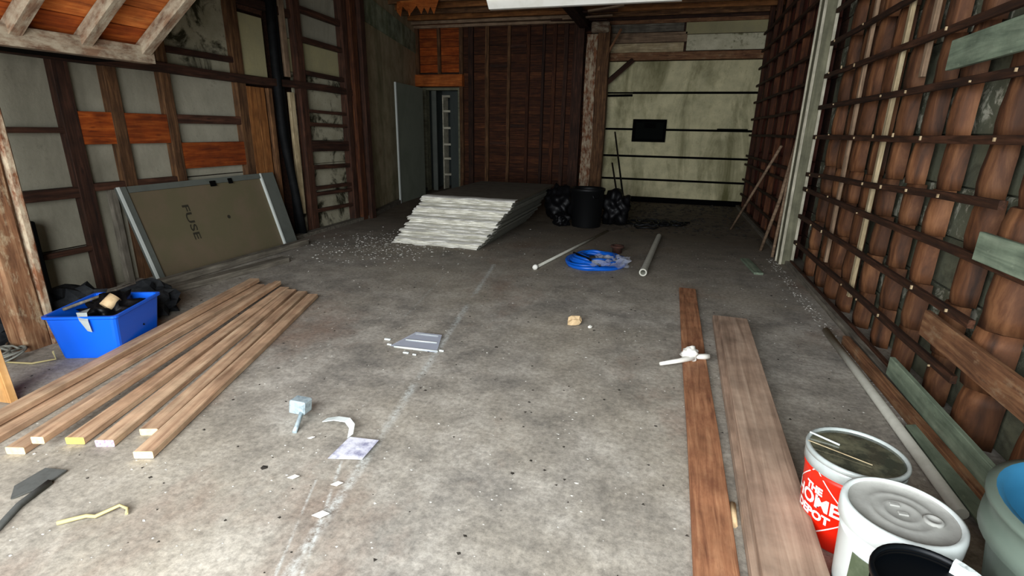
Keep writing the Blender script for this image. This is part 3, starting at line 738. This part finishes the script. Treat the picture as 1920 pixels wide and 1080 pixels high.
# ------------------------------------------------------------------ buckets
def bucket(name, cx, cy, h, r, mat, label, rim_mat=None, ridges=True, fill=None, fz=.04, base=.86):
    t = tag(empty(name, (cx, cy, 0)), label, 'bucket')
    b = bmesh.new(); rb = r * base
    pr = [(0, 0.003), (rb * .97, 0.0), (rb, .008)]
    if ridges: pr += [(r * .965, h - .09), (r * .985, h - .085), (r * .985, h - .078), (r * .968, h - .074), (r * .975, h - .055), (r * 1.0, h - .05), (r * 1.0, h - .042), (r * .98, h - .038)]
    pr += [(r * .99, h - .012)]
    pr += [(r * .95, h - .012), (r * .93, h - .05), (rb * .95, .015), (0, .012)]
    lathe(b, pr, cx, cy, 40); obj('body', b, mat, t)
    b = bmesh.new(); lathe(b, [(r * .985, h - .022), (r * 1.03, h - .02), (r * 1.04, h - .008), (r * 1.02, h), (r * .96, h), (r * .945, h - .02), (r * .985, h - .022)], cx, cy, 40); obj('rim', b, rim_mat or mat, t)
    if fill:
        b = bmesh.new(); lathe(b, [(r * .95, h - fz), (r * .5, h - fz + .002), (0, h - fz)], cx, cy, 40); obj('contents', b, fill, t)
    return t
B1 = (.785, 1.96); R1 = .162
t = bucket('plastic_bucket', *B1, .375, R1, 'orange_plastic', 'orange-red bucket with white lettering, full of murky water', 'clear_grey', True, 'water', .010)
b = bmesh.new(); lathe(b, [(R1 * .985, .31), (R1 * 1.015, .312), (R1 * 1.02, .352), (R1, .355)], *B1, 40); obj('grey_band', b, 'clear_grey', t)
for q, (a0, a1) in enumerate(((150, 150), (175, 290))):
    p0 = Vector((B1[0] + R1 * math.cos(math.radians(a0)), B1[1] + R1 * math.sin(math.radians(a0)), .379)); p1 = Vector((B1[0] + R1 * (.35, .5)[q] * math.cos(math.radians(a1)), B1[1] + R1 * (.35, .5)[q] * math.sin(math.radians(a1)), .372))
    b = bmesh.new(); tube(b, [p0, (p0 + p1) / 2, p1], (.004, .002)[q], 6); obj('straw', b, 'white_plastic' if q == 0 else 'pale_wood', t)
def wrap(b, t, c, r0, h, rb, a0, z0, rot, mat, name, lift=.0012):
    bmesh.ops.triangulate(b, faces=b.faces[:])
    bmesh.ops.subdivide_edges(b, edges=[e for e in b.edges if e.calc_length() > .02], cuts=1)
    cr, sr = math.cos(rot), math.sin(rot)
    for v in b.verts:
        x, y = v.co.x * cr - v.co.y * sr, v.co.x * sr + v.co.y * cr
        zz = z0 + y; rr = rb + (r0 * .965 - rb) * zz / (h - .09) + lift; a = a0 + x / rr
        v.co = Vector((c[0] + rr * math.cos(a), c[1] + rr * math.sin(a), zz))
    obj(name, b, mat, t)
A1 = math.radians(-152); Z1 = .172
def ring_diamond(s, wd):
    b = bmesh.new(); o_ = []; i_ = []
    n = 8
    cs = [(s, 0), (0, s), (-s, 0), (0, -s)]
    for k in range(4):
        for j in range(n):
            u = j / n; p = [cs[k][q] * (1 - u) + cs[(k + 1) % 4][q] * u for q in (0, 1)]
            o_.append(b.verts.new((p[0], p[1], 0))); i_.append(b.verts.new((p[0] * (1 - wd), p[1] * (1 - wd), 0)))
    m = len(o_)
    for k in range(m): b.faces.new((o_[k], o_[(k + 1) % m], i_[(k + 1) % m], i_[k]))
    return b
wrap(ring_diamond(.15, .04), t, B1, R1, .375, R1 * .86, A1, Z1, 0, 'white_ink', 'diamond_outline')
for s, dy, sz in (('THE', .060, .040), ('HOME', .012, .074), ('DEPOT', -.046, .048)):
    wrap(text_bm(s, sz, .0022), t, B1, R1, .375, R1 * .86, A1, Z1 + dy, math.radians(0), 'white_ink', 'lettering', .002)

B2 = (.80, 1.605); R2 = .152
t = bucket('plastic_bucket', *B2, .385, R2, 'white_plastic', 'white bucket closed with a dusty grey lid', 'white_plastic')
b = bmesh.new(); lathe(b, [(R2 * 1.0, .335), (R2 * 1.06, .34), (R2 * 1.07, .385), (R2 * 1.05, .402), (R2 * .98, .405), (R2 * .93, .396)], *B2, 44); obj('lid_rim', b, 'white_plastic', t)
b = bmesh.new(); lathe(b, [(R2 * .935, .398), (R2 * .92, .392), (R2 * .6, .3935), (R2 * .56, .396), (R2 * .52, .3935), (R2 * .35, .3935), (R2 * .32, .396), (R2 * .28, .393), (0, .393)], *B2, 44); lid = obj('lid', b, 'lid_grey', t)
b = bmesh.new(); lathe(b, [(.026, .393), (.026, .401), (.018, .403), (.015, .398), (0, .398)], B2[0] + .075, B2[1] - .02, 18); obj('spout_cap', b, 'lid_grey', lid)
for x, y in ((-.01, .03), (.0, -.01)):
    b = bmesh.new(); box(b, B2[0] + x - .014, B2[0] + x + .014, B2[1] + y - .008, B2[1] + y + .008, .392, .398, .002); obj('emboss', b, 'lid_grey', lid)
b = bmesh.new(); bmesh.ops.create_grid(b, x_segments=6, y_segments=4, size=.5)
for v in b.verts: v.co = Vector((v.co.x * .10, v.co.y * .17, 0))
wrap(b, t, B2, R2, .385, R2 * .86, math.radians(-133), .18, 0, 'olive_label', 'label')
B3 = (.74, 1.265)
t = bucket('paint_bucket', *B3, .44, .130, 'black', 'open black bucket with white paint splashes on its rim, at the bottom edge', 'paint_black', False, 'paint_black', .025)
b = bmesh.new(); n = 14; g = []
for k in range(n + 1):
    a = math.radians(-60 + 110 * k / n); w_ = .035 + .02 * math.sin(k * 2.1)
    g.append([b.verts.new((B3[0] + rr * math.cos(a), B3[1] + rr * math.sin(a), zz)) for rr, zz in ((.128 * .80, .39), (.128 * .93, .445), (.128 * 1.06, .447), (.128 * 1.09, .435 - w_))])
for p, q in zip(g, g[1:]):
    for j in range(3): b.faces.new((p[j], q[j], q[j + 1], p[j + 1]))
obj('paint_splash', b, 'paint_splash', t)
B4 = (1.195, 1.35)
t = tag(empty('trash_bin', (*B4, 0)), 'round grey-green bin with blue inside, at the lower right corner', 'bin')
b = bmesh.new(); lathe(b, [(0, .003), (.22, 0), (.225, .01), (.29, .50), (.315, .51), (.315, .55), (.305, .56), (.305, .60), (.32, .605), (.32, .62), (.30, .625)], *B4, 48); obj('body', b, 'greygreen_plastic', t)
b = bmesh.new(); lathe(b, [(.30, .625), (.285, .62), (.275, .56), (.21, .16), (0, .15)], *B4, 48); obj('liner', b, 'blue_inner', t)

# ------------------------------------------------------------------ blue tub
bz = math.radians(22)
t = tag(empty('storage_tub', (-3.63, 2.40, 0), bz), 'blue plastic tub full of scraps beside the rough post', 'tub')
b = bmesh.new(); TW, TD, TH = .22, .26, .305
def rr_ring(hw, hd, z, r=.03):
    out = []
    for cx, cy, a0 in ((hw - r, hd - r, 0), (-hw + r, hd - r, 90), (-hw + r, -hd + r, 180), (hw - r, -hd + r, 270)):
        for k in range(4): a = math.radians(a0 + 30 * k); out.append(b.verts.new((cx + r * math.cos(a), cy + r * math.sin(a), z)))
    return out
rings = [rr_ring(TW * .82, TD * .86, .0), rr_ring(TW * .83, TD * .87, .01), rr_ring(TW * .97, TD * .98, .28), rr_ring(TW * 1.0, TD * 1.0, .285), rr_ring(TW * 1.04, TD * 1.03, .29), rr_ring(TW * 1.04, TD * 1.03, TH), rr_ring(TW * .96, TD * .96, TH), rr_ring(TW * .94, TD * .95, .28), rr_ring(TW * .8, TD * .84, .012)]
for a, c in zip(rings, rings[1:]):
    for k in range(16): b.faces.new((a[k], a[(k + 1) % 16], c[(k + 1) % 16], c[k]))
b.faces.new(rings[0]); b.faces.new(rings[-1])
Mt = Matrix.Translation((-3.63, 2.40, 0)) @ Matrix.Rotation(bz, 4, 'Z')
for v in b.verts: v.co = Mt @ v.co
obj('body', b, 'blue_tub', t)
def intub(x, y, z): return Mt @ Vector((x, y, z))
b = bmesh.new(); blob(b, intub(0, .06, .20), (.165, .185, .13), 4, .6, 3, 4)
tag(obj('black_cloth', b, 'black_bag', smooth=True), 'heap of black scraps filling the blue tub', 'scrap')
b = bmesh.new(); tube(b, [intub(.02, -.03, .29), intub(.06, .03, .345)], .042, 12); tag(obj('wood_offcut', b, 'tan_scrap'), 'round pale wood offcut on top of the blue tub', 'wood scrap')
b = bmesh.new(); tube(b, [intub(-.2, -.1, .30), intub(.05, .28, .37)], .01, 6); tag(obj('thin_stick', b, 'weathered'), 'thin grey stick poking out of the blue tub', 'stick')
b = bmesh.new()
pts = [(-.06, -.14, .30), (.0, -.14, .32), (-.02, -.24, .325), (.045, -.24, .325), (.02, -.285, .29), (.07, -.28, .28), (.045, -.27, .21), (.07, -.268, .2)]
vs = [b.verts.new(intub(*p)) for p in pts]
for k in (0, 2, 4): b.faces.new((vs[k], vs[k + 1], vs[k + 3], vs[k + 2]))
o = obj('plastic_scrap', b, 'clear_grey'); tag(o, 'translucent plastic scrap hanging over the front of the blue tub', 'scrap')
so = o.modifiers.new('s', 'SOLIDIFY'); so.thickness = .002
# junk behind the tub
for i, (x, y, s, lab) in enumerate([(-4.2, 2.62, .16, 'dark bundled junk behind the blue tub, nearest the post'), (-3.98, 2.98, .14, 'dark bundled junk behind the right end of the blue tub')]):
    b = bmesh.new(); blob(b, (x, y, s * .9), (s * 1.6, s * 1.1, s), 3, .6, i * 7, 3); tag(obj('dark_bundle', b, 'dark_junk', smooth=False), lab, 'junk')
o = board('white_block', (-4.45, 3.2, .02), (-4.35, 3.42, .02), .09, .03, 'white_paint'); tag(o, 'small white block on the floor between the tub and the leaning panel', 'block')
# cords under the post
b = bmesh.new()
for k in range(7):
    cx, cy = -4.12 + rk.uniform(-.12, .1), 2.05 + rk.uniform(-.1, .12); r = rk.uniform(.06, .15); ph = rk.random() * 6
    tube(b, [(cx + r * math.cos(a * .5 + ph), cy + r * .8 * math.sin(a * .5 + ph), .012 + .05 * abs(math.sin(a * .4 + k))) for a in range(13)], .007, 5)
tag(obj('tangled_cord', b, 'cable_grey'), 'tangle of grey cord on the floor beside the rough post', 'cord')
b = bmesh.new(); tube(b, [(-4.0, 1.95, .01), (-3.8, 2.0, .008), (-3.7, 2.08, .02), (-3.66, 2.05, .09)], .006, 6); tag(obj('cord', b, 'twig'), 'pale cord end on the floor in front of the rough post', 'cord')
b = bmesh.new(); blob(b, (-4.45, 2.1, .12), (.22, .2, .15), 3, .5, 9, 3); tag(obj('dark_bundle', b, 'dark_junk'), 'dark bundle at the left edge behind the tangled cord', 'junk')

# ------------------------------------------------------------------ middle floor things
t = tag(empty('trash_can', (-1.22, 8.45, 0)), 'tall black trash can in front of the timber post', 'bin')
b = bmesh.new(); lathe(b, [(0, .0), (.23, 0), (.235, .01), (.27, .58), (.285, .59), (.285, .625), (.27, .63), (.255, .60), (.22, .03), (0, .03)], -1.22, 8.45, 36); obj('body', b, 'black_plastic', t)
for a in (2.2, 5.3):
    b = bmesh.new(); tube(b, [(-1.22 + .29 * math.cos(a + d), 8.45 + .29 * math.sin(a + d), .54 + z_) for d, z_ in ((-.15, 0), (-.1, -.05), (.1, -.05), (.15, 0))], .01, 6); obj('handle', b, 'black_plastic', t)
for i, (c, s, lab) in enumerate([((-1.72, 8.75, .3), (.26, .26, .32), 'black garbage bag left of the black trash can'), ((-.78, 8.75, .27), (.22, .24, .3), 'black garbage bag right of the black trash can'), ((-1.6, 8.32, .1), (.13, .13, .12), 'small black bag on the floor at the corner of the drywall stack')]):
    b = bmesh.new(); blob(b, c, s, 4, .45, i * 5 + 2, 2.6); tag(obj('garbage_bag', b, 'black_bag', smooth=True), lab, 'bag')
for p, lab in ((((-.62, 9.2, 0), (-1.15, 11.4, 1.5)), 'thin dark rod leaning beside the timber post, the longer one'), (((-.72, 9.3, 0), (-1.1, 10.8, .9)), 'short dark rod leaning near the black garbage bags')):
    single_tube('dark_rod', p, .018, 'black_plastic', lab, 'rod')
b = bmesh.new()
for k in range(9):
    cx, cy = -.35 + k * .07 + rk.uniform(-.05, .05), 8.9 + rk.uniform(-.3, .3); r = rk.uniform(.15, .3); ph = rk.random() * 6
    tube(b, [(cx + r * math.cos(a * .45 + ph), cy + r * math.sin(a * .45 + ph), .02 + .03 * abs(math.sin(a + k))) for a in range(14)], .014, 5)
tag(obj('black_hose', b, 'black_plastic'), 'tangle of black cable on the floor right of the black trash can', 'cable')
b = bmesh.new(); tube(b, [(.2, 9.3, .02), (.45, 9.35, .02)], .02, 6); tag(obj('dark_rod', b, 'black_plastic'), 'short dark rod lying on the floor behind the cable tangle', 'rod')
single_tube('white_pole', [(-1.33, 5.44, .02), (-1.07, 6.75, .02), (-.81, 8.05, .02)], .017, 'pvc', 'thin white pole lying across the floor left of the blue hose', 'pole')
b = bmesh.new(); lathe(b, [(0, 0), (.028, 0), (.03, .05), (.02, .06), (0, .06)], 0, 0, 10)
for v in b.verts: v.co = Vector((-1.325 + (v.co.x), 5.41 + v.co.z, .03 + v.co.y))
obj('end_cap', b, 'white_paint', bpy.data.objects['white_pole'])
# pvc pipe, hollow
b = bmesh.new(); seg = 20; pr = []
a0, a1 = Vector((-.15, 5.58, .042)), Vector((-.03, 7.78, .042)); dr = (a1 - a0).normalized(); sd = Vector((dr.y, -dr.x, 0))
for p, r in ((a0 + dr * .25, .028), (a0, .028), (a0, .042), (a0 + dr * .10, .042), (a0 + dr * .105, .036), (a1, .036), (a1, .028), (a1 - dr * .2, .028)):
    pr.append([b.verts.new(p + sd * r * math.cos(2 * PI * k / seg) + Vector((0, 0, r * math.sin(2 * PI * k / seg)))) for k in range(seg)])
for a, c in zip(pr, pr[1:]):
    for k in range(seg): f = b.faces.new((a[k], a[(k + 1) % seg], c[(k + 1) % seg], c[k]))
tag(obj('pvc_pipe', b, 'pvc', smooth=False), 'pale pipe with open socket end lying right of the blue hose', 'pipe')
# blue hose coil
b = bmesh.new(); pts = []
for k in range(200):
    a = k * 2 * PI / 26; r = .34 - .022 * (k / 26) + .03 * math.sin(k * .31) + .03 * math.sin(a * 2 + k * .01)
    pts.append((-.72 + r * math.cos(a) * 1.0, 5.98 + r * math.sin(a) * 1.25, .018 + .010 * (k // 26) + .006 * math.sin(k)))
tube(b, pts, .021, 7)
t = tag(obj('hose_coil', b, 'blue_hose'), 'coil of blue hose on the floor between the pole and the pipe', 'hose')
b = bmesh.new(); bmesh.ops.create_grid(b, x_segments=16, y_segments=12, size=.5)
for v in b.verts:
    x, y = v.co.x, v.co.y
    v.co = Vector((-.52 + x * .42 + .04 * noise.noise((y * 4, 0, 0)), 5.82 + y * .55 + .04 * noise.noise((x * 4, 1, 0)), .085 + .05 * noise.noise((x * 6, y * 6, 2))))
tag(obj('plastic_film', b, 'film'), 'crumpled clear plastic film lying over the blue hose', 'film')
b = bmesh.new(); lathe(b, [(0, 0), (.06, 0), (.06, .07), (.085, .075), (.085, .10), (.05, .10), (.05, .02), (0, .02)], -.53, 6.62, 18); tag(obj('rusty_can', b, 'rust', smooth=False), 'small rusty can behind the blue hose', 'can')
single_tube('dark_strap', [(-1.0, 6.05, .09), (-.8, 5.8, .10), (-.62, 5.6, .07)], .012, 'black_plastic', 'dark strap lying across the blue hose coil', 'strap')

# ------------------------------------------------------------------ small debris
def sheet_bm(pts, z=.01, th=.003):
    b = bmesh.new(); vs = [b.verts.new((x, y, z + (dz if dz else 0))) for x, y, dz in pts]; f = b.faces.new(vs)
    r = bmesh.ops.extrude_face_region(b, geom=[f])
    for v in r['geom']:
        if isinstance(v, bmesh.types.BMVert): v.co.z += th
    return b
t = tag(empty('metal_bracket', (-1.75, 1.98, 0)), 'pale metal box bracket with a stem standing on the floor', 'bracket')
b = bmesh.new(); box(b, -1.81, -1.71, 1.98, 2.05, .03, .11, .008)
for v in b.verts: v.co.x += .15 * (v.co.z - .07)
obj('box', b, 'metal_light', t)
b = bmesh.new(); tube(b, [(-1.74, 2.0, .05), (-1.71, 1.93, .03), (-1.69, 1.87, .008)], .012, 7); obj('stem', b, 'metal_light', t)
b = bmesh.new(); P = [(-1.62, 2.0, .008), (-1.55, 2.0, .03), (-1.47, 1.985, .045), (-1.42, 1.95, .04), (-1.40, 1.90, .015)]
for dz in (0,):
    a_ = [b.verts.new(Vector(p)) for p in P]; c_ = [b.verts.new(Vector(p) + Vector((.01, .035, .004))) for p in P]
    for k in range(4): b.faces.new((a_[k], a_[k + 1], c_[k + 1], c_[k]))
o = obj('curved_strip', b, 'white_plastic'); o.modifiers.new('s', 'SOLIDIFY').thickness = .004; tag(o, 'curved white strip on the floor just above the printed paper', 'scrap')
o = obj('printed_paper', sheet_bm([(-1.40, 1.74, 0), (-1.24, 1.78, .004), (-1.24, 1.93, .012), (-1.40, 1.92, .004)], .004, .002), 'paper_print'); tag(o, 'crumpled printed paper with blue-purple ink on the floor', 'paper')
for i, (x, y) in enumerate(((-1.58, 1.86), (-1.46, 1.58), (-1.2, 1.42), (-.63, 1.22), (-1.25, 1.6))):
    s = .018 + .008 * (i % 3)
    o = obj('paper_scrap', sheet_bm([(x - s, y - s * .5, 0), (x + s * .3, y - s * .7, .004), (x + s, y + s * .2, .008), (x - s * .2, y + s * .5, .003)], .003, .002), 'white_paint')
    tag(o, ['white scrap left of the printed paper', 'flat cream scrap below left of the printed paper', 'white paper scrap along the pale scuffed line', 'white scrap lowest at the centre of the floor', 'small white scrap just below the printed paper'][i], 'paper scrap')
# broken clear plastic piece
t = tag(empty('broken_plastic', (-1.6, 3.08, 0)), 'broken clear plastic tray on the middle of the floor', 'plastic scrap')
for k, (pts) in enumerate([((-1.75, 3.0, .005), (-1.42, 3.02, .005)), ((-1.72, 3.12, .012), (-1.48, 3.14, .012)), ((-1.70, 3.24, .015), (-1.52, 3.25, .015))]):
    b = bmesh.new(); tube(b, [pts[0], pts[1]], .008, 6); obj('ridge', b, 'white_plastic', t)
b = bmesh.new(); vs = [b.verts.new(p) for p in ((-1.78, 3.0, .006), (-1.42, 3.0, .006), (-1.50, 3.27, .02), (-1.71, 3.26, .02))]; b.faces.new(vs); o = obj('tray', b, 'film', t); o.modifiers.new('s', 'SOLIDIFY').thickness = .003
b = bmesh.new()
for x, y, s in ((-1.86, 3.1, .035), (-1.8, 3.02, .025), (-1.62, 2.93, .03), (-1.55, 2.92, .02), (-1.40, 3.04, .025)): box(b, x - s * .7, x + s * .7, y - s * .3, y + s * .3, .001, .012, .003)
obj('shards', b, 'white_plastic', t)['kind'] = 'stuff'
t = tag(empty('tan_lump', (-.58, 3.87, 0)), 'small tan lump of broken foam on the floor near the centre', 'scrap')
b = bmesh.new(); blob(b, (-.6, 3.88, .03), (.055, .045, .045), 2, .6, 4, 3); obj('lump', b, 'tan_scrap', t)
b = bmesh.new(); blob(b, (-.47, 3.83, .015), (.02, .02, .015), 1, .4, 2); obj('crumb', b, 'white_paint', t)
# white foam scrap on the red plank
t = tag(empty('white_scrap', (.28, 3.38, .034)), 'white crumpled plastic scrap lying across the reddish plank', 'scrap')
b = bmesh.new(); blob(b, (.27, 3.40, .075), (.055, .04, .05), 3, .5, 6, 2.5); obj('lump', b, 'white_paint', t, smooth=True)
b = bmesh.new(); tube(b, [(.29, 3.38, .06), (.2, 3.33, .045), (.08, 3.25, .04)], .022, 7, r2=.012); obj('tail', b, 'white_paint', t)
b = bmesh.new(); tube(b, [(.30, 3.40, .06), (.36, 3.44, .05), (.39, 3.46, .05)], .016, 7, r2=.024); obj('head', b, 'white_paint', t)
b = bmesh.new(); tube(b, [(.395, 1.86, .012), (.4, 1.98, .02)], .014, 7); tag(obj('pale_chip', b, 'tan_scrap'), 'pale wood chip in the gap between the reddish plank and the grey-brown planks', 'wood scrap')
single_tube('twig', [(-2.13, 1.06, .012), (-2.06, 1.12, .016), (-2.03, 1.13, .012), (-1.99, 1.2, .02), (-1.95, 1.2, .014), (-1.93, 1.18, .01)], .009, 'twig', 'yellowish bent twig on the floor at lower left', 'twig', 6, r2=.006)
o = obj('dark_rag', sheet_bm([(-2.54, 1.16, 0), (-2.46, 1.10, .002), (-2.42, 1.2, .004), (-2.44, 1.30, .004), (-2.54, 1.28, .006)], .003, .006), 'dark_rag'); o.data.materials[0] = MAT['dark_rag']; tag(o, 'dark flat rag on the floor at the left edge', 'rag')
single_tube('dark_strap', [(-2.42, 1.22, .012), (-2.38, 1.08, .012), (-2.30, .95, .012), (-2.35, .85, .01)], .014, 'dark_rag', 'dark strap trailing from the rag at the left edge', 'strap', 5)
# scattered chips
def chips(name, n, mat, fn, smin, smax, label, seed):
    r = random.Random(seed); b = bmesh.new()
    for _ in range(n):
        x, y = fn(r); s = r.uniform(smin, smax) * (1.6 if r.random() < .08 else 1); a = r.random() * 6; k = r.choice((3, 4, 5)); h = s * r.uniform(.15, .5)
        lo = [b.verts.new((x + s * math.cos(a + 2 * PI * i / k) * r.uniform(.6, 1.2), y + s * math.sin(a + 2 * PI * i / k) * r.uniform(.5, 1.1), .0005)) for i in range(k)]
        top = b.verts.new((x + r.uniform(-.3, .3) * s, y + r.uniform(-.3, .3) * s, h))
        for i in range(k): b.faces.new((lo[i], lo[(i + 1) % k], top))
    tag(obj(name, b, mat), label, 'debris', None, 'stuff')
chips('pale_chips', 1500, 'chip', lambda r: (r.uniform(-3.4, 1.3), .7 + 7 * r.random() ** 1.2), .0025, .0075, 'pale crumbs of plaster strewn over the whole floor', 1)
chips('stack_rubble', 700, 'chip', lambda r: (r.gauss(-3.5, .55), r.gauss(5.9, .5)), .006, .018, 'white crumbs of gypsum around the near corner of the drywall stack', 2)
chips('dark_crumbs', 900, 'dirt_clod', lambda r: (r.uniform(-4.3, 1.4), .8 + 9 * r.random()), .004, .012, 'dark crumbs of dirt strewn over the floor', 3)
chips('rear_rubble', 900, 'dirt_clod', lambda r: (r.uniform(-1.4, 1.4), r.uniform(8.2, 11.9)), .012, .05, 'dark rubble on the floor before the rear overhead door', 4)
chips('wall_rubble', 400, 'chip', lambda r: (1.32 + .1 * r.random() - .02 * r.random(), r.uniform(2.4, 7)), .004, .011, 'pale crumbs along the foot of the right wall', 5)
